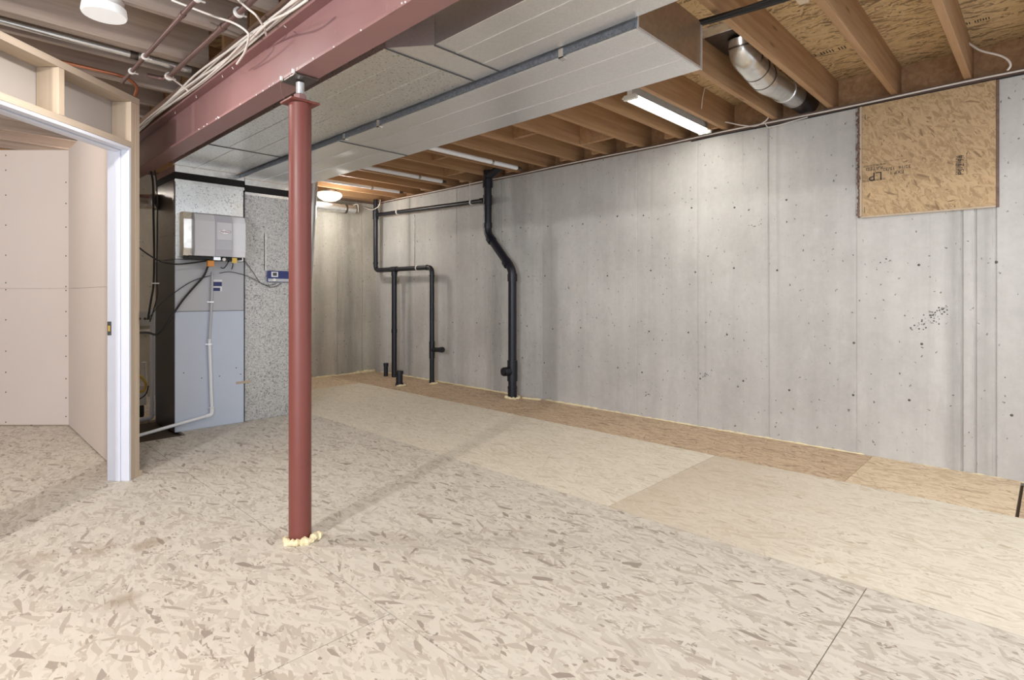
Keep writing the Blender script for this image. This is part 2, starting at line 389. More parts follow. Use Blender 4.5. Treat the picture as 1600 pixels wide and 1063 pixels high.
# ------------------------------------------------ floor
floor = boxo('floor', m_slab, None, XL, XW+.2, YN, YB+.2, -.22, -.024); tag(floor, kind='structure')
G = .0018
def sheet(x0, x1, y0, y1, mat, dz=0.0):
    return boxo('floor_panel', mat, floor, x0+G, x1-G, y0+G, y1-G, -.022+dz, dz)
rows = [(XL, -1.55), (-1.55, -.2), (-.2, 1.15), (1.15, 2.55), (2.55, 3.9), (3.9, XW)]
cuts = {(XL, -1.55): [YN, .2, 2.6, 5.0, YB], (-1.55, -.2): [YN, 1.2, 3.6, 6.0, YB], (-.2, 1.15): [YN, -.72, 1.72, 4.16, 5.12, YB],
        (1.15, 2.55): [YN, .527, 2.97, 5.12, YB], (2.55, 3.9): [YN, -.7, 1.74, 4.1, 6.5, YB], (3.9, XW): [YN, .13, .925, 3.36, 5.8, YB]}
for (x0, x1) in rows:
    ys = cuts[(x0, x1)]
    for i in range(len(ys)-1):
        y0, y1 = ys[i], ys[i+1]; m = m_floor
        if x0 == -.2 or x0 == -1.55: m = m_floor_st
        if x0 == 2.55: m = m_pale2 if y0 == -.7 else (m_floor if y1 < 0 else m_pale)
        if x0 == 3.9: m = m_brown2 if y0 == .13 else m_brown
        if x0 == 2.55 and y0 == 6.5: m = m_brown2
        if (x0, y0) == (3.9, .13): sheet(x0, x1, y0+.012, y1, m, .002); continue
        if (x0, y0) == (1.15, 5.12):      # cut out around the utility corner
            sheet(1.45, x1, y0, y1, m); sheet(x0, 1.45, 5.95, y1, m_brown2); continue
        if (x0, y0) == (-.2, 5.12): sheet(x0, .9, y0, y1, m); sheet(.9, x1, 5.95, y1, m_brown2); continue
        sheet(x0, x1, y0, y1, m)

# ------------------------------------------------ concrete walls with form seams
def seamwall(name, face, a, b, seams, mat, axis, thick=.2, openings=()):
    # outline in plan: the face line with small grooves at each seam
    pts = [(a, 0)]
    for s, k in sorted(seams):
        wd, dp = k
        pts += [(s-wd, 0), (s-wd*.25, dp), (s+wd*.25, dp), (s+wd, 0)]
    pts += [(b, 0), (b, thick), (a, thick)]
    poly = [((face+d, t) if axis == 'y' else (t, face+d)) for t, d in pts]
    return tag(obj(name, prism(B(), poly, 'z', -.2, WH), mat), kind='structure')
def sy(u): return onX(u, 461, XW).y
seams = [(sy(u), k) for u, k in ((640, (.006, .006)), (714, (.006, .006)), (783, (.008, .008)), (847, (.006, .006)), (916, (.005, .004)), (965, (.004, .003)), (995, (.007, .007)), (1090, (.007, .006)), (1201, (.007, .007)), (1338, (.005, .004)), (1503, (.008, .010)), (1524, (.008, .010)), (1556, (.006, .008)))]
seamwall('wall_right', XW, YN, YB+.2, seams, m_conc, 'y')
def sx(u): return onY(u, 461, YB).x
wb = seamwall('wall_back', YB, XL, XW, [(sx(527), (.008, .008)), (sx(566), (.008, .012)), (2.1, (.008, .008)), (1.2, (.007, .006)), (0, (.007, .006)), (-1.5, (.007, .006))], m_concb, 'x')
wr = bpy.data.objects['wall_right']
# raised fins left by the form joints, pressed along the grooves
fin = B()
for u in (847, 995, 1201, 1503, 1524, 1556, 783, 714):
    y = sy(u)+.010; z = 0.0
    while z < WH-.03:
        h = random.uniform(.05, .16); zz = min(WH-.005, z+h)
        if random.random() < .55: box(fin, XW-random.uniform(.001, .004), XW+.002, y-.003, y+.003, z, zz)
        z = zz
tag(obj('form_fin', fin, m_conc, wr), kind='stuff')
# snap tie stubs in rows
tie_bm = lathe(B(), (0, 0, 0), [(.009, 0), (.008, .0015), (.005, .003), (.003, .005)], (-1, 0, 0), 8)
tie_me = None
ys = [y for y in [YN+.25+.406*k for k in range(22)] if y < 7.2]
for r_, z in enumerate((.42, .80, 1.36, 1.90)):
    for y in ys:
        if z > 1.8 and .15 < y < 1.2 or random.random() < .2: continue
        yy = y+random.uniform(-.09, .09); zz = z+random.uniform(-.02, .02)
        if tie_me is None:
            o = obj('tie_stub', tie_bm, m_screw, wr); tie_me = o.data
        else:
            o = bpy.data.objects.new('tie_stub', tie_me); COL.objects.link(o); o.parent = wr
        o.location = Vector((XW-.002, yy, zz)) - wpos(wr)
# patch of honeycombed concrete right of centre and a few knocked-out spots
hb = B()
for (u0, v0, n, sp) in ((1455, 500, 46, .055), (1466, 488, 16, .03), (1103, 586, 16, .03), (1180, 352, 8, .05), (1372, 410, 8, .05), (1015, 615, 12, .03), (745, 578, 10, .03)):
    q0 = onX(u0, v0, XW)
    for _ in range(n):
        a, b = random.gauss(0, sp), random.gauss(0, sp*.55); r = random.uniform(.002, .006)
        lathe(hb, (XW-.0015, q0.y+a, q0.z+b-a*.45), [(r, 0), (r*.8, .001), (0, .0016)], (-1, 0, 0), 5)
tag(obj('honeycomb_hole', hb, m_screw, wr), kind='stuff')
# utility-side stub wall far left
wl = tag(boxo('wall_left', m_dry, None, XL-.12, XL, 2.6, YB, -.02, JB), kind='structure')

# foam bead along the foot of the concrete
def foam(bm, p, q, r0, n, wob=.4):
    p, q = Vector(p), Vector(q); L = (q-p).length; pts = []; rr = []
    for i in range(n+1):
        t = i/n; a = p.lerp(q, t)
        pts.append(a+Vector((random.uniform(-.4, .4)*r0, random.uniform(-.4, .4)*r0, random.uniform(-.2, .4)*r0)))
        rr.append(r0*(1+random.uniform(-wob, wob)))
    rr[0] *= .5; rr[-1] *= .5
    tube(bm, pts, rr, 7)
fb = B()
foam(fb, (XW-.004, 7.2, .002), (XW-.004, 4.55, .002), .012, 90)
foam(fb, (XW-.004, 4.0, .0), (XW-.004, 3.3, .0), .013, 30)
foam(fb, (XW-.002, 3.3, -.002), (XW-.002, .98, -.002), .008, 90)
foam(fb, (XW-.002, .9, -.004), (XW-.002, -.3, -.004), .006, 40)
tag(obj('foam_bead', fb, m_foam, None, True), 'thin cream spray foam bead along foot of the long concrete wall', 'foam')
fb = B(); foam(fb, (2.6, YB-.006, .0), (4.6, YB-.006, .0), .016, 60)
foam(fb, (4.3, YB-.03, .01), (4.62, YB-.06, .01), .028, 14)
tag(obj('foam_bead', fb, m_foam, None, True), 'cream spray foam bead along foot of the far back wall', 'foam')

# ------------------------------------------------ ceiling: deck, joists, blocking, rim, sill
ceil = tag(empty('ceiling', (0, 0, JB)), kind='structure')
dx = [XL-.12, -1.5, 0.32, 2.76, XW+.2+.04]
dy = [YN-.05, -.82, .40, 1.60, 2.80, 4.0, 5.2, 6.4, YB+.2]
for j in range(len(dy)-1):
    off = 0 if j % 2 else .6
    xs = [dx[0]]+[x+off for x in dx[1:-1]]+[dx[-1]]
    for i in range(len(xs)-1):
        boxo('subfloor_panel', m_sub, ceil, xs[i]+.0015, xs[i+1]-.0015, dy[j]+.0015, dy[j+1]-.0015, JT, JT+.018)
RIM = XW+.155
gy = [.40+.40*k for k in range(-5, 18)]
for k, y in enumerate(gy):
    if y > YB-.05: continue
    boxo('floor_joist', m_joist, ceil, 1.22, RIM, y-.019, y+.019, JB, JT-.0005, bev=.002)
    yl = y
    if abs(y-3.6) < .01:
        boxo('floor_joist', m_joistL, ceil, XL, 1.18, 3.715, 3.753, JB, JT-.0005, bev=.002)
        boxo('floor_joist', m_joistL, ceil, XL, 1.18, 3.756, 3.794, JB, JT-.0005, bev=.002); continue
    boxo('floor_joist', m_joistL, ceil, XL, 1.205, y-.019, y+.019, JB, JT-.0005, bev=.002)
boxo('rim_joist', m_joist, ceil, RIM+.001, RIM+.04, YN, YB+.15, JB, JT-.001)
boxo('rim_joist', m_joist, ceil, XL, RIM, YB+.02, YB+.06, JB, JT-.001)
boxo('sill_plate', m_sill, ceil, XW+.012, XW+.15, YN, YB+.15, WH+.001, JB-.001)
boxo('sill_plate', m_sill, ceil, XL, XW+.01, YB+.012, YB+.15, WH+.001, JB-.001)
# short squash blocks standing beside joists at the wall, and a few solid blockings
for y in (2.0, 2.4, 2.8, 3.2, 3.6, 4.4, 5.2, 6.0):
    boxo('squash_block', m_joist, ceil, XW-.10, XW-.062, y+.021, y+.11, JB+.001, JT-.002)
    boxo('blocking', m_joist, ceil, 3.72, 3.76, y+.021, y+.379, JB+.04, JT-.003) if y in (3.2, 4.4) else None
for y in (2.8, 4.8): boxo('blocking', m_joist, ceil, 4.2, 4.24, y+.021, y+.379, JB+.001, JT-.003)
# wood packing on the steel beam
BT = 2.43
boxo('beam_packing', m_sill, ceil, 1.155, 1.25, YN, YB, BT+.001, JB-.001)
# stamped print on the deck between joists
def deckprint(x, y, s, size, spin=0): text('stamp', s, size, m_ink, ceil, (x, y, JT-.0012), ((1, 0, 0), (0, -1, 0), (0, 0, -1)), spin)
pt = onZ(1290, 82, JT); deckprint(pt.x, pt.y, 'I II IIIII III', .07, math.pi/2)
pt = onZ(1515, 36, JT); deckprint(pt.x, pt.y, 'III IIII IIIIII', .05, math.pi/2)
pt = onZ(1585, 20, JT); deckprint(pt.x, pt.y, '- -- ---', .05, math.pi/2)

# ------------------------------------------------ board over the basement window
a = onX(1347, 168, XW-.014); b = onX(1347, 338, XW-.014); c_ = onX(1556, 321, XW-.014); d_ = onX(1553, 124, XW-.014)
bd = empty('window_board', (XW, (b.y+c_.y)/2, b.z), 'square brown strand board sheet covering the high basement window', 'board')
bm = B(); y0, y1, zb, zt = c_.y, b.y, (b.z+c_.z)/2, min(WH-.004, (a.z+d_.z)/2)
box(bm, XW-.014, XW-.001, y0, y1, zb, zt)
obj('sheet', bm, m_board, bd)
boxo('edge_trim', m_stud, bd, XW-.019, XW-.001, y1+.001, y1+.014, zb, zt)
boxo('edge_trim', m_stud, bd, XW-.019, XW-.001, y0, y1, zb-.012, zb-.001)
boxo('edge_shadow_strip', m_sill, bd, XW-.010, XW-.001, y0-.016, y0-.001, zb-.012, zt)  # solid dark strip painting the shadow along the board's edge
bm = B(); foam(bm, (XW-.006, y1+.022, zb-.01), (XW-.006, y1+.022, zt), .011, 60, .7)
obj('jagged_foam', bm, m_sill, bd, True)
R180 = ((0, 0, -1), (-1, 0, 0), (0, 1, 0))
def wp(u, v): p = onX(u, v, XW-.0146); return p
RB = Matrix(((0, 0, -1), (1, 0, 0), (0, -1, 0))).transposed()
# local text x -> world -Y (reads left to right seen from inside), y -> up, facing -X
RT = Matrix(((0, 0, -1), (-1, 0, 0), (0, 1, 0)))
def bprint(u, v, s, size, spin): text('stamp', s, size, m_ink, bd, wp(u, v), RT, spin)
bprint(1368, 275, 'LP', .085, math.pi); bprint(1366, 263, 'RATED', .034, math.pi)
bprint(1366, 281, '=======', .034, math.pi); bprint(1366, 258, '=======', .034, math.pi)
bprint(1401, 262, '32/16  15/32', .032, math.pi); bprint(1401, 269, 'EXP 1', .034, math.pi); bprint(1399, 252, '____________', .022, math.pi)
bprint(1498, 258, 'IIIIIIIIIIII', .042, math.pi/2); bprint(1502, 258, 'PS-2 94', .042, math.pi/2); bprint(1507, 256, '_________', .03, math.pi/2)
for (u, v) in ((1352, 183), (1351, 328)):
    p = wp(u, v); boxo('staple', m_screw, bd, p.x-.001, p.x+.001, p.y-.002, p.y+.002, p.z-.02, p.z+.02)

# ------------------------------------------------ steel beam
BZ = 2.165; bx0, bx1 = 1.148, 1.262
bm = B(); xc = (bx0+bx1)/2; ft = .012; wt = .006
poly = [(bx0, BZ), (bx1, BZ), (bx1, BZ+ft), (xc+wt, BZ+ft), (xc+wt, BT-ft), (bx1, BT-ft), (bx1, BT), (bx0, BT), (bx0, BT-ft), (xc-wt, BT-ft), (xc-wt, BZ+ft), (bx0, BZ+ft)]
prism(bm, poly, 'y', YN, YB-.002)
beam = tag(obj('steel_beam', bm, m_beam), 'red oxide painted steel I beam running under the joists', 'beam')
bm = B()   # weld spatter and drips along the lower flange lip
for i in range(26):
    y = random.uniform(1.2, 4.0); lathe(bm, (bx0-.001, y, BZ+random.uniform(0, .01)), [(.004, 0), (.003, .003), (0, .004)], (-1, 0, 0), 6)
tag(obj('weld_spatter', bm, m_white, beam), kind='stuff')

# ------------------------------------------------ adjustable column
cx, cy = 1.205, 2.55
post = empty('steel_column', (cx, cy, 0), 'dark red round steel column standing on the strand board floor', 'column')
obj('pipe', lathe(B(), (cx, cy, 0), [(.0505, 0), (.0505, 2.045)], seg=40), m_red, post, True)
bm = B(); box(bm, cx-.07, cx+.07, cy-.06, cy+.06, 2.046, 2.056, .002); obj('cap_plate', bm, m_red, post)
bm = B(); lathe(bm, (cx, cy, 2.057), [(.03, 0), (.03, .03), (.022, .036)], seg=6); obj('nut', bm, m_beam, post)
obj('screw', lathe(B(), (cx, cy, 2.093), sum([[(.017, .004*k), (.0195, .004*k+.002)] for k in range(14)], []), seg=16), m_galv, post, True)
bm = B(); box(bm, cx-.056, cx+.056, cy-.075, cy+.075, BZ-.011, BZ-.001, .002); obj('bearing_plate', bm, m_galvd, post)
for dy_ in (-.062, .062):
    bm = B(); lathe(bm, (bx0-.004, cy+dy_, BZ-.006), [(.008, 0), (.008, .018), (.004, .02)], seg=6); obj('bolt', bm, m_white, post)
tubeo('tie_wire', m_copper, post, spline([(cx-.065, cy+.02, 2.056), (cx-.075, cy+.03, 2.10), (bx0-.004, cy+.07, BZ-.002)]), .0012, 6)
bm = B()
foam(bm, (cx-.05, cy+.045, .008), (cx-.075, cy-.03, .008), .014, 8)
foam(bm, (cx-.075, cy-.03, .010), (cx+.012, cy-.078, .012), .016, 9)
foam(bm, (cx+.012, cy-.078, .014), (cx+.085, cy-.045, .012), .017, 8)
tag(obj('foam_collar', bm, m_foam, None, True), 'lumpy cream foam ring around the foot of the red column', 'foam')

# ------------------------------------------------ sheet-metal trunks
def duct(name, mat, parent, x0, x1, y0, y1, z0, z1, ribs=(), joint=.012):
    bm = B(); box(bm, x0, x1, y0+.001, y1-.001, z0, z1, .0015)
    for x in ribs: box(bm, x-.002, x+.002, y0+.004, y1-.004, z0-.0025, z0+.001)
    return obj(name, bm, mat, parent)
T1, T2 = 2.237, 2.204
tr1 = empty('supply_trunk_duct', (1.65, 3.2, T1), 'wide galvanised duct running beside the red beam to furnace top', 'duct')
duct('duct_section', m_galv1, tr1, 1.39, 1.915, 4.38, 5.27, T1, 2.43, (1.57, 1.74))
duct('duct_section', m_galv1, tr1, 1.39, 1.915, 2.115, 4.38, T1, 2.43, (1.52, 1.70))
bm = B(); lo = [(1.39, 2.113), (1.915, 2.113), (1.915, 1.935), (1.52, 1.935)]
prism(bm, [(x, y) for x, y in lo], 'z', T1, 2.43); obj('transition', bm, m_galv, tr1)
duct('duct_section', m_galv, tr1, 1.52, 1.915, YN, 1.933, T1, 2.43, (1.64, 1.80))
for y, a_ in ((4.38, 1.39), (2.114, 1.39), (1.934, 1.52)):
    boxo('joint_cleat', m_joint, tr1, a_-.003, 1.917, y-.003, y+.003, T1-.0045, T1-.0005)
tr2 = empty('return_trunk_duct', (2.2, 3.2, T2), 'lower galvanised duct with open dark side and capped near end', 'duct')
tr2['label'] = 'lower galvanised duct with bright underside ending in square cap near camera'
E2 = 1.185
duct('duct_section', m_galv, tr2, 1.94, 2.50, 3.51, 5.27, T2, 2.43, (2.12, 2.30))
duct('duct_section', m_galv, tr2, 1.94, 2.50, E2+.004, 3.51, T2, 2.43, (2.10, 2.33))
boxo('joint_cleat', m_joint, tr2, 1.938, 2.502, 3.507, 3.513, T2-.005, T2-.0005)
boxo('side_flange', m_strip, tr2, 1.928, 1.939, E2, 5.26, T2+.004, T1-.002)
bm = B(); prism(bm, [(1.942, T2+.002), (2.498, T2+.002), (2.498, 2.415), (2.47, 2.43), (1.942, 2.43)], 'y', E2, E2+.003); obj('end_cap', bm, m_galve, tr2)
bm = B()
for (x0, x1, z0, z1) in ((1.936, 2.503, T2-.002, T2+.009), (2.49, 2.503, T2+.009, 2.41), (1.936, 1.946, T2+.009, 2.43)): box(bm, x0, x1, E2-.005, E2-.0005, z0, z1)
obj('end_flange', bm, m_galv, tr2)
for y in (1.56, 3.015, 3.43):
    bm = B(); box(bm, 1.923, 1.927, y-.013, y+.013, T2-.012, T1-.002); box(bm, 1.923, 1.953, y-.013, y+.013, T2-.0125, T2-.006)
    obj('hanger_strap', bm, m_galvb, tr2)

# ------------------------------------------------ furnace cabinet and drops
YF = 5.27; CX0, CX1 = 1.41, 1.965
fur = empty('furnace_cabinet', ((CX0+CX1)/2, YF+.3, 0), 'tall furnace stack with blue grey lower panel and galvanised top', 'furnace')
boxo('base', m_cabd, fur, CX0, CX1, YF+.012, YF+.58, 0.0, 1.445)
boxo('lower_panel', m_blue, fur, CX0, CX1, YF, YF+.011, .0, 1.008, bev=.003)
boxo('upper_panel', m_gray, fur, CX0, CX1, YF, YF+.011, 1.011, 1.448, bev=.003)
boxo('plenum', m_galv1, fur, CX0+.001, CX1-.002, YF+.003, YF+.56, 1.45, 2.12, bev=.004)
boxo('side_shade_sheet', m_galvd, fur, CX0-.004, CX0-.0005, YF+.012, YF+.55, 1.455, 2.11)  # dark sheet paints the low light and dark reflections on this side
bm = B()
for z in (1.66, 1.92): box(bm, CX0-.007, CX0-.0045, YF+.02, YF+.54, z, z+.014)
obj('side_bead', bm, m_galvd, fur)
boxo('plenum_flange', m_galvb, fur, CX0-.002, CX1+.002, YF-.006, YF+.002, 2.095, 2.12)
boxo('flexible_connector', m_conn, fur, CX0+.004, CX1+.003, YF+.006, YF+.55, 2.1205, 2.18)
boxo('collar', m_galvb, fur, CX0, CX1+.003, YF+.001, YF+.56, 2.181, 2.2355)
for (u, v) in ((287, 583), (315, 591), (343, 588), (369, 575), (376, 585)):
    p = onY(u, v, YF); obj('screw', lathe(B(), (p.x, YF-.0005, p.z), [(.005, 0), (.004, .003)], (0, -1, 0), 8), m_screw, fur)
# round blue service sticker
p = onY(340, 446, YF)
boxo('sticker', m_paper, fur, p.x-.036, p.x+.036, YF-.0012, YF-.0002, p.z-.052, p.z+.05)
boxo('sticker_band', m_inkb, fur, p.x-.035, p.x+.035, YF-.0018, YF-.0013, p.z-.008, p.z+.03)
boxo('sticker_band', m_inkb, fur, p.x-.035, p.x+.02, YF-.0018, YF-.0013, p.z-.05, p.z-.022)

ret = empty('return_drop_duct', (2.23, YF+.3, 0), 'speckled galvanised return duct box standing right of the furnace', 'duct')
boxo('duct_body', m_galvs, ret, 1.975, 2.48, YF+.004, YF+.56, 0.0, 2.085, bev=.004)
boxo('flange', m_galvb, ret, 1.974, 2.482, YF-.003, YF+.003, 2.06, 2.085)
boxo('flexible_connector', m_conn, ret, 1.978, 2.49, YF+.008, YF+.55, 2.086, 2.148)
boxo('collar', m_galvb, ret, 1.975, 2.495, YF+.003, YF+.56, 2.149, 2.2025)
p = onY(415, 365, YF); q = onY(414, 423, YF)
boxo('slide_rail', m_galvb, ret, p.x-.008, p.x+.008, YF-.004, YF+.003, q.z, p.z)
boxo('slide_shadow_strip', m_joint, ret, p.x-.012, p.x-.009, YF-.002, YF+.003, q.z, p.z)  # dark strip standing in for the shadow beside the rail
p = onY(383, 597, YF); boxo('tape_strip', m_stud, ret, p.x-.08, p.x+.05, YF-.0025, YF-.0015, p.z-.012, p.z+.010)

# humidistat control on the return drop
hs = empty('humidity_control', (2.29, YF-.02, 1.27), 'small black and white control box on speckled duct beside column', 'control')
boxo('case', m_inkb, hs, 2.17, 2.40, YF-.028, YF+.001, 1.27, 1.375, bev=.004)
boxo('face', m_paper, hs, 2.20, 2.262, YF-.031, YF-.0285, 1.318, 1.366)
boxo('display', m_joint, hs, 2.212, 2.25, YF-.033, YF-.0315, 1.328, 1.358)
boxo('plate', m_gray, hs, 2.17, 2.40, YF-.031, YF-.0285, 1.274, 1.302)
obj('dial', lathe(B(), (2.225, YF-.0315, 1.29), [(.016, 0), (.014, .012)], (0, -1, 0), 16), m_white, hs, True)

# humidifier
hx0, hx1, hy0, hz0, hz1 = 1.50, 1.90, 5.06, 1.475, 1.835
hum = empty('humidifier', (1.68, 5.16, hz0), 'grey plastic humidifier mounted on the front of the furnace plenum', 'humidifier')
bm = B(); prism(bm, [(YF+.002, hz0), (hy0+.06, hz0), (hy0+.045, hz0+.06), (hy0+.045, hz1-.06), (hy0+.07, hz1), (YF+.002, hz1)], 'x', 1.43, hx0-.001)
obj('bypass_housing', bm, m_galvb, hum)
def cover(bm, x0, x1, d):
    prism(bm, [(YF, hz0), (hy0+.012-d, hz0), (hy0-d, hz0+.055), (hy0-d, hz1-.07), (hy0+.02-d, hz1-.015), (hy0+.06-d, hz1), (YF, hz1)], 'x', x0, x1)
bm = B(); cover(bm, hx0, hx1, 0); obj('cover', bm, m_plast, hum)
bm = B(); cover(bm, 1.655, 1.79, .008); obj('centre_panel', bm, m_plastd, hum)
boxo('badge_field', m_plast, hum, 1.665, 1.785, hy0-.0115, hy0-.0085, hz0+.14, hz0+.285)
bm = B()
for k in range(8): box(bm, 1.665, 1.782, hy0-.0105, hy0-.0085, hz0+.062+k*.0095, hz0+.0665+k*.0095)
obj('louvre', bm, m_plast, hum)
bm = B(); lathe(bm, (0, 0, 0), [(.05, 0), (.05, .002), (.045, .004)], (0, -1, 0), 28)
bmesh.ops.scale(bm, verts=bm.verts, vec=(1, 1, .36)); bmesh.ops.translate(bm, verts=bm.verts, vec=(1.727, hy0-.012, hz0+.21)); obj('badge', bm, m_galvb, hum, True)
bm = B(); lathe(bm, (0, 0, 0), [(.043, 0), (.043, .001)], (0, -1, 0), 28)
bmesh.ops.scale(bm, verts=bm.verts, vec=(1, 1, .28)); bmesh.ops.translate(bm, verts=bm.verts, vec=(1.727, hy0-.0162, hz0+.21)); obj('badge_inlay', bm, m_paper, hum)
text('badge_lettering', 'Aprilaire', .019, plain('badge_red', (.35, .03, .06), .5), hum, (1.727, hy0-.018, hz0+.209), ((1, 0, 0), (0, 0, -1), (0, 1, 0)))
boxo('drip_tray', m_blk, hum, 1.47, 1.89, hy0+.05, YF-.002, hz0-.022, hz0-.001)
obj('valve', lathe(B(), (1.735, hy0+.04, hz0-.022), [(.014, 0), (.014, .015), (.006, .02)], (0, -1, 0), 12), m_white, hum, True)
boxo('fitting', m_galv, hum, 1.655, 1.71, hy0+.04, hy0+.07, hz0-.03, hz0-.002)
boxo('warning_tag', m_brass, hum, 1.80, 1.84, hy0+.03, hy0+.034, hz0-.05, hz0-.006)
boxo('solenoid', m_orange, hum, 1.612, 1.665, hy0+.05, hy0+.085, hz0-.085, hz0-.035, bev=.004)

# drain line: cloudy tube then white pipe down and away to the left
dl = empty('condensate_line', (1.6, 5.22, .1), 'white drain pipe down the blue grey panel and left along floor', 'pipe')
Yd = YF-.022
p0 = onY(332, 425, Yd); p1_ = onY(327, 530, Yd); p2_ = onY(331, 648, Yd); p3_ = onY(216, 681, Yd)
tubeo('cloudy_tube', m_clear, dl, spline([p0, p0.lerp(p1_, .5)+Vector((.004, 0, 0)), p1_]), .009, 10)
tubeo('riser', m_pvc, dl, [p1_, p2_+Vector((0, 0, .02))], .0135, 14)
tubeo('elbow', m_pvc, dl, fillet([p2_+Vector((0, 0, .05)), p2_, p2_+(p3_-p2_).normalized()*.05], .03, 6), .0175, 14)
tubeo('run', m_pvc, dl, [p2_+(p3_-p2_).normalized()*.03, p3_+(p3_-p2_).normalized()*.35], .0135, 14)
for p in (p1_+Vector((0, 0, -.045)), p2_+Vector((0, 0, .06)), p0.lerp(p1_, .45)):
    bm = B(); box(bm, p.x-.026, p.x+.026, Yd+.012, Yd+.02, p.z-.006, p.z+.006); box(bm, p.x-.017, p.x+.017, Yd-.016, Yd+.012, p.z-.005, p.z+.005); obj('pipe_clip', bm, m_galv, dl)

# ------------------------------------------------ utility corner behind the partition
up = empty('utility_pipe', (1.38, 5.90, 0), 'white vertical pipe beside the dark side of the furnace', 'pipe')
a_ = onY(238, 482, 5.90)
tubeo('riser', m_pvc, up, fillet([(a_.x, 5.90, 1.02), (a_.x, 5.90, .03), (a_.x-.35, 5.90, .02)], .04, 5), .019, 12)
bm = tube(B(), [(a_.x, 5.90, .06), (a_.x, 5.90, .10)], .024, 12); obj('coupling', bm, m_pvc, up, True)
eb = empty('junction_box', (1.62, YB-.04, .85), 'small grey metal electrical box on wall behind furnace', 'electrical box')
p = onY(224, 498, YB-.05); boxo('case', m_galv, eb, p.x-.13, p.x+.09, YB-.07, YB-.001, p.z-.08, p.z+.08, bev=.004)
boxo('rail', m_white, eb, p.x-.2, p.x+.10, YB-.03, YB-.001, p.z-.16, p.z-.12)
for k in range(4): obj('knockout', lathe(B(), (p.x-.09+k*.05, YB-.0705, p.z), [(.014, 0), (.012, .002)], (0, -1, 0), 10), m_galvd, eb)
pp = empty('condensate_pump', (1.36, 6.1, 0), 'white pump box with yellow hose low behind the wooden studs', 'pump')
boxo('tank', m_white, pp, 1.25, 1.39, 6.04, 6.2, .13, .32, bev=.01); boxo('motor_base', m_blk, pp, 1.26, 1.37, 6.05, 6.19, .02, .128, bev=.01)
p = onY(229, 578, 6.0)
obj('float_cap', lathe(B(), (p.x, 6.1, .321), [(.03, 0), (.03, .06), (.02, .16), (.026, .2), (.0, .21)], seg=16), m_white, pp, True)
tubeo('yellow_hose', m_brass, pp, spline([onY(212, 585, 6.0), onY(220, 589, 6.0), onY(228, 600, 6.0), onY(224, 611, 6.0), onY(216, 612, 6.0)]), .011, 8)
tubeo('black_lead', m_blk, pp, spline([onY(232, 603, 6.0), onY(228, 616, 6.0), onY(218, 624, 6.0)]), .005, 6)
fx = empty('branch_duct', (1.2, 6.2, 1.9), 'shiny round branch duct behind the upper left of furnace', 'duct')
tubeo('elbow', m_galvb, fx, fillet([(1.405, 5.75, 1.98), (1.22, 5.9, 1.98), (1.10, 6.1, 2.05), (1.0, 6.5, 2.15)], .12, 5), .065, 16)
bm = B(); tube(bm, [(1.385, 5.765, 1.98), (1.37, 5.777, 1.98)], .072, 16); obj('collar_ring', bm, m_galv, fx, True)

# black wire bundle down the furnace side
def cable(name, mat, pts, r, label, cat='cable', group=None, n=6):
    return tag(obj(name, tube(B(), spline(pts, n), r, 7), mat, None, True), label, cat, group)
Xs = 1.375
def sidept(u, v, Y=5.33): return onY(u, v, Y)
cable('black_cable', m_blk, [sidept(234, 262), sidept(239, 285), sidept(240, 340), sidept(241, 400), sidept(240, 445), sidept(236, 470), sidept(231, 500)], .008, 'thick black cable hanging down left of the furnace to grey box')
cable('black_cable', m_blk, [sidept(241, 262, 5.30), sidept(245, 290, 5.30), sidept(246, 350, 5.30), sidept(245, 430, 5.30), sidept(246, 460, 5.30), sidept(240, 485, 5.3), sidept(234, 503, 5.3)], .005, 'thin black cable hanging beside the thick one left of furnace')
bt = tag(boxo('cable_tie', m_white, None, sidept(239, 443).x-.02, sidept(239, 443).x+.035, 5.285, 5.345, sidept(239, 443).z-.004, sidept(239, 443).z+.004), 'white tie around black cables left of the furnace', 'cable tie')
Yw = YF-.03
cable('black_cable', m_blk, [onY(325, 416, Yw), onY(318, 432, Yw), onY(303, 449, Yw), onY(285, 470, Yw), onY(270, 492, Yw-.02), onY(255, 515, Yw-.02), onY(243, 523, Yw), onY(232, 520, Yw), onY(214, 520, Yw)], .0085, 'thick black cord drooping left from humidifier across grey panel')
cable('black_cable', m_blk, [onY(216, 386, Yw-.1), onY(232, 398, Yw-.1), onY(252, 409, Yw-.08), onY(275, 413, Yw-.05), onY(300, 411, Yw-.04), onY(328, 407, Yw-.04)], .006, 'black wire running left just below the humidifier')
cable('black_cable', m_blk, [onY(328, 431, Yw+.01), onY(300, 440, Yw+.01), onY(272, 458, Yw+.01), onY(250, 476, Yw), onY(234, 495, Yw), onY(226, 500, Yw)], .0035, 'thin black wire slanting down across the upper grey panel')
cable('grey_wire', m_joint, [onY(343, 427, Yw+.015), onY(360, 425, Yw+.015), onY(385, 431, Yw+.015), onY(405, 441, Yw+.015), onY(425, 449, Yw+.015), onY(440, 443, Yw+.015)], .003, 'thin grey wire drooping from furnace label to control box')
cable('grey_wire', m_joint, [onY(383, 408, Yw+.02), onY(395, 425, Yw+.02), onY(407, 442, Yw+.02), onY(420, 446, Yw+.02), onY(432, 443, Yw+.02)], .003, 'thin dark wire from furnace corner steeply down to control box')
cable('black_cable', m_blk, [onY(345, 418, Yw), onY(350, 419, Yw), onY(356, 411, Yw), onY(358, 403, Yw+.01)], .004, 'short curled black lead under right half of humidifier')
cable('black_cable', m_blk, [onY(362, 406, Yw), onY(364, 413, Yw), onY(362, 421, Yw)], .004, 'short black lead beneath the yellow tag of humidifier')

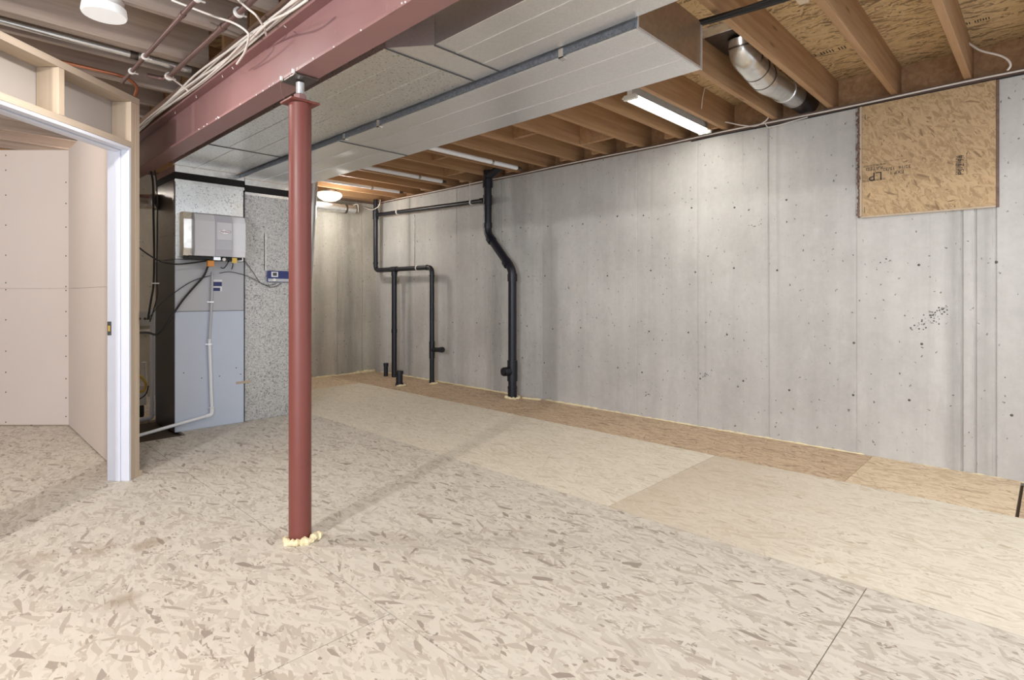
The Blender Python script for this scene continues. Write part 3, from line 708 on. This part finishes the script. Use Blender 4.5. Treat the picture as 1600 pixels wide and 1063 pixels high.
# ------------------------------------------------ black drain pipes
XP = 4.50
def arm(bm, pts, r, fil=.09): tube(bm, fillet(pts, fil, 6), r, 18)
st = empty('drain_stack', (XP, 4.35, 0), 'thick black drain stack with offset bend standing by concrete wall', 'pipe')
bm = B(); arm(bm, [(XP, 4.34, .0), (XP, 4.34, 1.43), (XP, 4.74, 1.86), (XP, 4.74, 2.60)], .047, .07); obj('pipe', bm, m_black, st, True)
for (a_, b_, r_) in (((XP, 4.34, 1.30), (XP, 4.34, 1.385), .056), ((XP, 4.40, 1.485), (XP, 4.44, 1.53), .056), ((XP, 4.70, 1.81), (XP, 4.66, 1.77), .056), ((XP, 4.74, 1.93), (XP, 4.74, 1.99), .055), ((XP, 4.74, 2.40), (XP, 4.74, 2.50), .06), ((XP, 4.34, .10), (XP, 4.34, .13), .054), ((XP, 4.34, .02), (XP, 4.34, .09), .052)):
    obj('coupling', tube(B(), [a_, b_], r_, 20), m_black, st, True)
obj('cleanout_tee', tube(B(), [(XP, 4.34, .19), (XP, 4.34, .42)], .058, 20), m_black, st, True)
bm = B(); tube(bm, [(XP-.03, 4.345, .30), (XP-.11, 4.37, .30)], .05, 20); co = obj('cleanout_branch', bm, m_black, st, True)
obj('cleanout_cap', tube(B(), [(XP-.111, 4.3703, .30), (XP-.125, 4.3745, .30)], .042, 16), m_black, co, True)
bm = B(); arm(bm, [(XP, 4.74, 2.52), (XP, 4.55, 2.60), (XP+.02, 4.50, 2.62)], .045, .03); obj('upper_branch', bm, m_black, st, True)
obj('hub', tube(B(), [(XP, 4.74, 2.20), (XP, 4.74, 2.31)], .055, 20), m_black, st, True)
bm = B()
for k in range(9):
    a = k/9*2*math.pi; foam(bm, (XP+.075*math.cos(a), 4.34+.085*math.sin(a), .006), (XP+.075*math.cos(a+.8), 4.34+.085*math.sin(a+.8), .006), .016, 5)
foam(bm, (XP+.05, 4.24, .004), (XP+.12, 4.02, .004), .012, 10)
tag(obj('foam_collar', bm, m_foam, None, True), 'cream foam ring around foot of the thick drain stack', 'foam')

y587, y616, y675 = onX(587, 461, XP).y, onX(616, 461, XP).y, onX(675, 461, XP).y
zr = 1.508
vn = empty('vent_piping', (XP, 6.4, 0), 'thin black vent pipes looping along the wall into two floor legs', 'pipe')
bm = B(); arm(bm, [(XP, 4.80, 2.255), (XP, y587-.03, 2.315)], .026); obj('high_run', bm, m_black, vn, True)
bm = B(); arm(bm, [(XP, y587, 2.54), (XP, y587, zr), (XP, y616, zr)], .033, .08); obj('riser', bm, m_black, vn, True)
bm = B(); arm(bm, [(XP, y616, zr), (XP, y675, zr), (XP, y675, .0)], .031, .08); obj('right_leg', bm, m_black, vn, True)
bm = B(); arm(bm, [(XP, y616, zr), (XP, y616, .0)], .036); obj('left_leg', bm, m_black, vn, True)
for a_, b_, r_ in (((XP, y587, 2.25), (XP, y587, 2.38), .042), ((XP, y587, zr+.09), (XP, y587, zr+.12), .038), ((XP, y616+.07, zr), (XP, y616-.07, zr), .039), ((XP, y616, zr-.03), (XP, y616, zr-.09), .042), ((XP, y616, .62), (XP, y616, .67), .041), ((XP, y675, .33), (XP, y675, .55), .037), ((XP, y675, zr-.10), (XP, y675, zr-.12), .036), ((XP, y675+.09, zr), (XP, y675+.12, zr), .036), ((XP, y675, .005), (XP, y675, .05), .036), ((XP, 4.80, 2.256), (XP, 4.86, 2.258), .034)):
    obj('coupling', tube(B(), [a_, b_], r_, 16), m_black, vn, True)
sb = obj('side_stub', tube(B(), [(XP, y675, .44), (XP-.02, y675-.20, .455)], .030, 16), m_black, vn, True)
obj('stub_cap', tube(B(), [(XP-.0195, y675-.195, .4545), (XP-.0245, y675-.245, .458)], .036, 16), m_black, sb, True)
for (y, z) in ((5.02, 2.262), (6.55, 2.30), (6.1, zr)):   # white plastic hangers on the runs
    bm = B(); tube(bm, [(XP, y-.008, z), (XP, y+.008, z)], .036, 14); obj('pipe_hanger', bm, m_white, vn, True)
bm = B(); tube(bm, [(XP-.02, 5.02, 2.29), (XP-.02, 5.03, 2.50)], .004, 6); obj('hanger_strap', bm, m_white, vn, True)
yy = onX(647, 461, XW-.01).y
bm = B(); box(bm, XW-.008, XW-.005, yy-.010, yy+.010, 1.52, 2.26); obj('strap', bm, m_galvb, vn)
p = onZ(603, 588, 0)
s1 = empty('floor_stub', (p.x, p.y, 0), 'thin short black pipe stub by the far wall corner', 'pipe', None)
obj('pipe', tube(B(), [(p.x, p.y, 0), (p.x, p.y, .165)], .031, 16), m_black, s1, True); obj('cap', tube(B(), [(p.x, p.y, .14), (p.x, p.y, .185)], .036, 16), m_black, s1, True)
p = onZ(624, 603, 0)
s2 = empty('floor_stub', (p.x, p.y, 0), 'wider short black pipe stub nearer camera with grey cap top', 'pipe', None)
obj('pipe', tube(B(), [(p.x, p.y, 0), (p.x, p.y, .18)], .042, 20), m_black, s2, True); obj('cap', tube(B(), [(p.x, p.y, .15), (p.x, p.y, .19)], .050, 20), m_black, s2, True); obj('base_ring', tube(B(), [(p.x, p.y, 0), (p.x, p.y, .035)], .050, 20), m_black, s2, True)
for (x, y, lab) in ((p.x, p.y, 'cream foam blob at foot of the wider floor stub'), (XP, y675, 'cream foam blob at foot of the right vent leg')):
    bm = B(); foam(bm, (x-.06, y-.03, .006), (x+.06, y-.06, .006), .013, 8); foam(bm, (x+.05, y-.05, .006), (x+.03, y+.05, .006), .013, 6)
    tag(obj('foam_blob', bm, m_foam, None, True), lab, 'foam')

# ------------------------------------------------ lights that show
fl = empty('fluorescent_fixture', (4.0, 2.15, 2.5), 'lit white fluorescent strip fixture between ceiling joists by the wall', 'light')
fx0, fx1, fy0, fy1 = 3.42, 4.62, 2.085, 2.215
bm = B(); prism(bm, [(fy0, 2.545), (fy0+.02, 2.565), (fy1-.02, 2.565), (fy1, 2.545), (fy1-.003, 2.545), (fy1-.021, 2.561), (fy0+.021, 2.561), (fy0+.003, 2.545)], 'x', fx0, fx1); obj('reflector', bm, m_refl, fl)
for y in (fy0+.042, fy1-.042): tubeo('lamp_tube', m_tubelit, fl, [(fx0+.03, y, 2.540), (fx1-.03, y, 2.540)], .013, 14)
for x in (fx0, fx1-.03): boxo('end_cap', m_refl, fl, x, x+.028, fy0+.01, fy1-.01, 2.53, 2.56, bev=.003)
boxo('mounting_rail', m_refl, fl, fx0, fx1, (fy0+fy1)/2-.02, (fy0+fy1)/2+.02, 2.566, JT-.01)

cl = empty('ceiling_lamp', (.57, 3.24, JB), 'white frosted drum ceiling lamp under left joists near top left', 'light')
obj('base', lathe(B(), (.57, 3.24, JB-.025), [(.075, 0), (.08, .024)], seg=32), m_white, cl, True)
obj('shade', lathe(B(), (.57, 3.24, 2.475), [(.088, 0), (.092, .01), (.088, .04), (.07, .049)], seg=36), m_lens2, cl, True)
c2 = empty('ceiling_lamp', (3.7, 6.97, JB), 'glowing oval ceiling lamp above the far round duct', 'light')
obj('base', lathe(B(), (3.7, 6.97, JB-.03), [(.10, 0), (.10, .029)], seg=32), m_galvb, c2, True)
obj('globe', lathe(B(), (3.7, 6.97, 2.40), [(.0, 0), (.08, .012), (.14, .045), (.165, .085), (.15, .115), (.10, .119)], seg=32), m_lens, c2, True)

# ------------------------------------------------ other ducts and pipes in view
rd = empty('round_duct', (3.4, 7.1, 2.33), 'round galvanised duct running across the far back wall', 'duct')
tubeo('pipe', m_galvb, rd, [(2.6, 7.12, 2.355), (4.02, 7.12, 2.355)], .062, 20)
obj('seam_ring', tube(B(), [(4.0, 7.12, 2.355), (4.03, 7.12, 2.355)], .067, 20), m_galvd, rd, True)
tubeo('hood', m_galvb, rd, [(4.03, 7.12, 2.355), (4.16, 7.12, 2.355)], .060, 20)
fp = empty('flue_pipe', (2.75, 5.9, 1.6), 'grey flue pipe leaning behind the red column', 'pipe')
p = onY(493, 295, 5.9); q = onY(487, 395, 5.9)
k_ = onY(469, 655, 5.9); bm = B(); tube(bm, [p+Vector((-.03, 0, .12)), q+Vector((-.035, 0, 0)), (k_.x, 5.9, .0)], [.055, .055, .05], 18); obj('pipe', bm, m_galv, fp, True)

vb = empty('vent_boot', (3.6, 1.4, JT), 'shiny round metal duct elbow between joists beside the wall', 'duct')
bm = B(); box(bm, 3.30, 3.72, 1.222, 1.578, JT-.030, JT-.002, .003); obj('boot_plate', bm, m_galvd, vb)
boxo('boot_lip', m_galvb, vb, 3.29, 3.296, 1.222, 1.578, JT-.06, JT-.002)
path = fillet([(3.53, 1.40, JT-.03), (3.55, 1.40, 2.66), (3.92, 1.40, 2.60), (4.05, 1.40, 2.615)], .14, 6)
tubeo('elbow', m_galvb, vb, path, .088, 24)
for a_, b_ in (((3.537, 1.40, 2.715), (3.540, 1.40, 2.705)), ((3.62, 1.40, 2.658), (3.63, 1.40, 2.654)), ((3.74, 1.40, 2.632), (3.75, 1.40, 2.63)), ((3.86, 1.40, 2.612), (3.87, 1.40, 2.611))):
    obj('crimp_ring', tube(B(), [a_, b_], .0915, 24), m_galvd, vb, True)
tubeo('run', m_galvb, vb, [(4.0, 1.40, 2.612), (4.30, 1.40, 2.63), (4.50, 1.40, 2.64)], [.084, .084, .084], 24)
obj('crimp_ring', tube(B(), [(4.27, 1.40, 2.628), (4.28, 1.40, 2.629)], .088, 24), m_galv, vb, True)
tubeo('outlet', m_galvd, vb, [(4.50, 1.40, 2.64), (RIM-.001, 1.40, 2.66)], [.080, .085], 24)

# refrigerant lines under the joists at right
def lineset(off, r, mat, lab):
    y1s = [3.1, 2.4, 1.9, 1.45, 1.15, .85, .5, 0, -.8]
    pts = [(2.70+off[0]+.02*math.sin(y*3+off[0]*40), y, JB-.026+off[1]-.018*abs(math.sin(y*2.2))) for y in y1s]
    cable('line_set', mat, pts, r, lab, 'pipe')
lineset((0, 0), .017, m_blk, 'thick black insulated line slung under joists right of duct')
lineset((.045, .012), .007, m_cable, 'thin pale line running beside the thick black insulated line')
lineset((-.05, -.004), .006, m_blk, 'thin black wire slung under joists next to duct end cap')
tag(boxo('pipe_strap', m_stud, None, 2.64, 2.78, .80, .84, JB-.065, JB-.060), 'pale strap holding black lines under the joist', 'strap')

# white water pipes in the far bays
def wpipe(u0, v0, u1, v1, z, r, lab):
    a, b = onZ(u0, v0, z), onZ(u1, v1, z); y = (a.y+b.y)/2
    e = empty('water_pipe', (a.x, y, z), lab, 'pipe')
    tubeo('pipe', m_pvc, e, [(2.52, y, z), (b.x, y, z)], r, 14)
    obj('clip', tube(B(), [((a.x+b.x)/2+.1, y, z), ((a.x+b.x)/2+.13, y, z)], r*1.15, 14), m_galvb, e, True)
    obj('end_fitting', tube(B(), [(b.x, y, z), (b.x+.06, y, z)], r*.8, 14), m_galvd, e, True)
wpipe(700, 236, 805, 263, 2.515, .023, 'white pipe under the joists left of the black stack top')
wpipe(590, 264, 688, 284, 2.515, .023, 'white pipe under joists farther back near the corner')
wpipe(520, 278, 610, 303, 2.52, .020, 'narrow white pipe under joists nearest the back wall')

# brown gas pipes left of the beam, running with it
def gas(x, y1, r, lab, hang, elbow=False):
    e = empty('gas_pipe', (x, 3, 2.5), lab, 'pipe')
    pts = [(x, YN, 2.5), (x, y1, 2.5)]
    if elbow: pts += [(x-.02, y1+.05, 2.50), (x-.10, y1+.055, 2.50)]
    tubeo('pipe', m_copper, e, fillet(pts, .04, 5), r, 14)
    for y in (2.2, 3.0): obj('coupling', tube(B(), [(x, y, 2.5), (x, y+.035, 2.5)], r*1.3, 12), m_copper, e, True)
    for y in hang:
        bm = B(); tube(bm, [(x, y-.007, 2.5), (x, y+.007, 2.5)], r*1.7, 12); box(bm, x+r, x+r+.022, y-.005, y+.005, 2.489, 2.494); obj('pipe_hanger', bm, m_white, e)
gas(1.02, 3.95, .0145, 'thicker brown pipe nearest the steel beam, ending in elbow', (2.8, 3.93), True)
gas(.84, 4.25, .011, 'thinner brown pipe hung under joists farther from the beam', (2.8, 3.7, 4.0))
cw_ = empty('conduit', (0, 3.86, 2.52), 'pale silver conduit crossing under the left joists', 'pipe')
tubeo('pipe', m_galvb, cw_, [(-2.6, 3.86, 2.548), (.80, 3.86, 2.548)], .018, 14)
obj('coupling', tube(B(), [(.80, 3.86, 2.548), (.84, 3.86, 2.548)], .023, 12), m_galvd, cw_, True)
tubeo('pipe', m_galvb, cw_, [(.84, 3.86, 2.548), (1.12, 3.86, 2.548)], .022, 14)
cp2 = empty('copper_line', (0, 4.3, 2.52), 'thin copper line under left joists above the partition top', 'pipe')
tubeo('pipe', plain('copper', (.55, .22, .12), .3, .8), cp2, fillet([(-1.5, 4.22, 2.53), (.85, 4.22, 2.53), (.93, 4.26, 2.50), (.93, 4.34, 2.46)], .05, 5), .010, 10)
hd = empty('header_pipe', (-.2, 5.2, 2.4), 'dark pipe under joists inside the closet', 'pipe')
tubeo('pipe', m_galvd, hd, fillet([(-2.4, 5.05, 2.50), (.45, 5.05, 2.50), (.72, 5.9, 2.50)], .06, 5), .03, 12)

# ------------------------------------------------ white cables
def bundle(k, r, lab):
    pts = []
    for i in range(21):
        y = -.6+i*.36; w_ = math.sin(y*2.3+k*1.7)*.011+math.sin(y*5.1+k)*.005
        pts.append((1.135+w_-.004*k, y, BT+.014+.011*(k % 3)+.006*math.sin(y*3+k*2)))
    return cable('white_cable', m_cable, pts, r, lab, 'cable', 'white cables bundled along the beam top', 4)
for k in range(6): bundle(k, .0055, 'white cable in the bundle lying along top of the beam')
# loops from the joist bays into the bundle
def loop(pts, lab, r=.0052): cable('white_cable', m_cable, [onY(u, v, Y) if False else onX(u, v, X) for u, v, X in pts], r, lab)
loop([(268, 0, .80), (330, 24, .95), (365, 36, 1.0), (386, 50, 1.04), (388, 62, 1.06), (382, 82, 1.09), (370, 100, 1.12)], 'white cable curving down from the left bay into beam bundle')
loop([(372, 0, 1.0), (388, 14, 1.0), (400, 24, 1.02), (412, 42, 1.08), (416, 55, 1.12)], 'white cable dropping from bay beside thicker brown pipe to bundle')
loop([(480, 0, 1.05), (450, 20, 1.04), (420, 35, 1.06), (392, 62, 1.10)], 'pale thin cable crossing towards the beam bundle')
loop([(258, 118, .95), (270, 124, 1.0), (284, 134, 1.06), (294, 142, 1.10)], 'short white cable hooking over beam beyond brown pipes')
for (u, v) in ((447, 40), (365, 105), (349, 118), (308, 150), (275, 175)):
    p = onX(u, v, 1.143); tag(obj('cable_staple', tube(B(), [p+Vector((0, .02, .006)), p+Vector((-.01, -.02, -.018))], .0022, 6), m_white, None, True), 'small white clip hanging from beam top flange below cable bundle', 'clip', 'clips on the beam top flange')
# wall-top cable and its offshoots
cable('white_cable', m_cable, [(XW-.008, y, WH+.018+.004*math.sin(y*4)) for y in (-1.4, -.8, -.2, .4, 1.0, 1.5, 2.0, 2.6, 3.2, 3.8, 4.4, 5.0, 5.6, 6.2, 6.8, 7.2)], .006, 'long white cable running along the top of concrete wall')
cable('black_cable', m_blk, [(XW-.002, y, WH-.004+.003*math.sin(y*7)) for y in (-1.4, -.5, .4, 1.0, 1.5, 2.0, 2.3)], .005, 'dark cable just under the white cable atop concrete wall')
cable('white_cable', m_cable, [onX(u, v, XW-.12) for u, v in ((1485, -8), (1490, 8), (1497, 22), (1498, 45), (1506, 60), (1520, 72), (1535, 80), (1560, 86), (1574, 93), (1579, 102), (1574, 110))], .0058, 'white cable looping down over the deck at top right corner')
cable('white_cable', m_cable, [onX(u, v, XW-.03) for u, v in ((1122, 189), (1140, 192), (1160, 196), (1180, 197), (1195, 190), (1201, 183))], .005, 'short white cable from strip light along wall top')
cable('white_cable', m_cable, [onX(u, v, XW-.03) for u, v in ((1196, 194), (1201, 199), (1215, 196), (1240, 189), (1262, 183))], .004, 'thin white wire hooked below cable beneath the round duct')
p = onY(1100, 140, 1.98); cable('white_cable', m_cable, [onY(1101, 138, 1.97), onY(1098, 152, 1.97), onY(1096, 170, 1.97)], .004, 'short white wire end hanging from joist by strip light')
cable('white_cable', m_cable, [Vector(q) for q in ((4.14, 7.12, 2.42), (4.20, 7.10, 2.43), (4.22, 7.12, 2.33))], .005, 'small white wire tail at the end of far round duct')
cable('white_cable', m_cable, [onX(u, v, 4.45) for u, v in ((566, 322), (580, 328), (592, 322), (594, 312))], .006, 'white wire crossing in front of far corner vent top')

# ------------------------------------------------ diagonal partition with door opening
O = Vector((.847, 4.105, 0)); D = Vector((.748, .664, 0)).normalized(); T = Vector((-D.y, D.x, 0))
ang = math.atan2(D.y, D.x)
def pbox(name, mat, parent, s0, s1, t0, t1, z0, z1, bev=0):
    bm = box(B(), s0, s1, t0, t1, z0, z1, bev)
    c = Vector(((s0+s1)/2, (t0+t1)/2, (z0+z1)/2)); bmesh.ops.translate(bm, verts=bm.verts, vec=-c)
    me = bpy.data.meshes.new(name); bm.to_mesh(me); bm.free(); me.materials.append(mat)
    o = bpy.data.objects.new(name, me); COL.objects.link(o)
    o.rotation_euler = (0, 0, ang); wpnt = O+D*c.x+T*c.y+Vector((0, 0, c.z))
    o.parent = parent; o.location = wpnt-wpos(parent); return o
part = tag(empty('wall_partition', O), kind='structure')
PT = 2.39; TW = .125
pbox('top_plate', m_plate, part, -1.75, .094, 0, TW, PT-.038, PT, .001)
for s in (.019, .057): pbox('stud', m_stud, part, s, s+.037, 0.001, TW-.001, .001, PT-.039, .001)
pbox('bottom_plate', m_stud, part, .0955, .118, .0, TW, .0005, .036, .001)
pbox('header_plate', m_plate, part, -.918, .018, 0, TW, 2.066, 2.102, .001)
pbox('cripple_stud', m_stud, part, -.51, -.473, .001, TW-.001, 2.103, PT-.039, .001)
for s in (-.957, -1.36, -1.74): pbox('stud', m_stud, part, s, s+.037, .001, TW-.001, .04, PT-.039, .001)
pbox('bottom_plate', m_plate, part, -1.75, -.92, 0, TW, .001, .039, .001)
pbox('drywall_panel', m_dryg, part, -.918, .094, TW+.001, TW+.013, 2.07, PT-.002)
pbox('drywall_panel', m_dry, part, .02, .094, TW+.001, TW+.013, .01, 2.069)
door = tag(empty('door_1', O), kind='structure')
pbox('side_jamb', m_jamb, door, 0, .018, -.001, .139, .0, 2.063, .0015)
pbox('side_jamb', m_jamb, door, -.918, -.90, -.001, .139, .0, 2.063, .0015)
pbox('head_jamb', m_jamb, door, -.8995, -.0005, -.001, .139, 2.045, 2.064, .0015)
pbox('door_stop', m_jamb, door, -.011, -.0005, .050, .086, .0, 2.044, .003)
pbox('door_stop', m_jamb, door, -.887, -.0115, .050, .086, 2.034, 2.0445, .003)
sp_ = pbox('strike_plate', m_joint, door, -.0015, -.0002, .112, .137, .90, .985)
pbox('latch_hole', m_brass, door, -.0022, -.0016, .119, .132, .925, .96)
# closet walls
wc = tag(empty('wall_closet_right', (.885, 5.2, 0)), kind='structure')
y0c, y1c = O.y+T.y*.14-.03, 6.21
CH = 2.42
for z0, z1 in ((.012, 1.205), (1.207, CH)):
    boxo('drywall_panel', m_dry, wc, .835, .848, 4.31, y1c, z0, z1)
for k in range(6): boxo('stud', m_stud, wc, .849, .925, 4.36+k*.37, 4.398+k*.37, .04, CH-.04)
boxo('bottom_plate', m_stud, wc, .849, .925, 4.33, y1c+.05, .001, .038); boxo('top_plate', m_stud, wc, .849, .925, 4.33, y1c+.05, CH-.038, CH)
wd = tag(empty('wall_closet_back', (.835, y1c, 0)), kind='structure')
O2 = Vector((.846, y1c-.012, 0)); D2 = Vector((-cT, sT, 0)); ang2 = math.atan2(D2.y, D2.x); T2v = Vector((-D2.y, D2.x, 0))
def cbox(name, mat, s0, s1, t0, t1, z0, z1, par=wd):
    c = Vector(((s0+s1)/2, (t0+t1)/2, (z0+z1)/2)); bm = box(B(), s0-c.x, s1-c.x, t0-c.y, t1-c.y, z0-c.z, z1-c.z)
    me = bpy.data.meshes.new(name); bm.to_mesh(me); bm.free(); me.materials.append(mat)
    o = bpy.data.objects.new(name, me); COL.objects.link(o); o.rotation_euler = (0, 0, ang2); o.parent = par
    o.location = O2+D2*c.x+T2v*c.y+Vector((0, 0, c.z))-wpos(par); return o
for z0, z1 in ((.012, 1.205), (1.207, CH)): cbox('drywall_panel', m_dry, .012, 1.55, -.013, 0, z0, z1)
for z0, z1 in ((.012, 1.205), (1.207, CH)): cbox('drywall_panel', m_dry, 1.553, 2.3, -.013, 0, z0, z1)
cbox('bottom_plate', m_stud, .02, 2.3, -.09, -.014, .001, .038)
sc_me = None
for (u, vs) in ((103, (285, 318, 355, 400, 448, 454, 487, 525, 557, 592, 622, 651)), (9, (243, 266, 305, 352, 399, 442, 453, 500, 549, 582, 613, 660))):
    for v in vs:
        # intersection with the closet back wall plane
        n2 = Vector((sT, cT, 0)); d = ray(u, v); pp_ = Vector((0, 0, EYE))+d*((O2.dot(n2))/d.dot(n2))
        if sc_me is None:
            o = obj('drywall_screw', lathe(B(), (0, 0, 0), [(.0065, 0), (.005, .001)], (0, 0, 1), 8), m_screw, wd); sc_me = o.data
        else:
            o = bpy.data.objects.new('drywall_screw', sc_me); COL.objects.link(o); o.parent = wd
        o.rotation_euler = (-n2).to_track_quat('Z', 'Y').to_euler(); o.location = pp_-n2*.0005-wpos(wd)
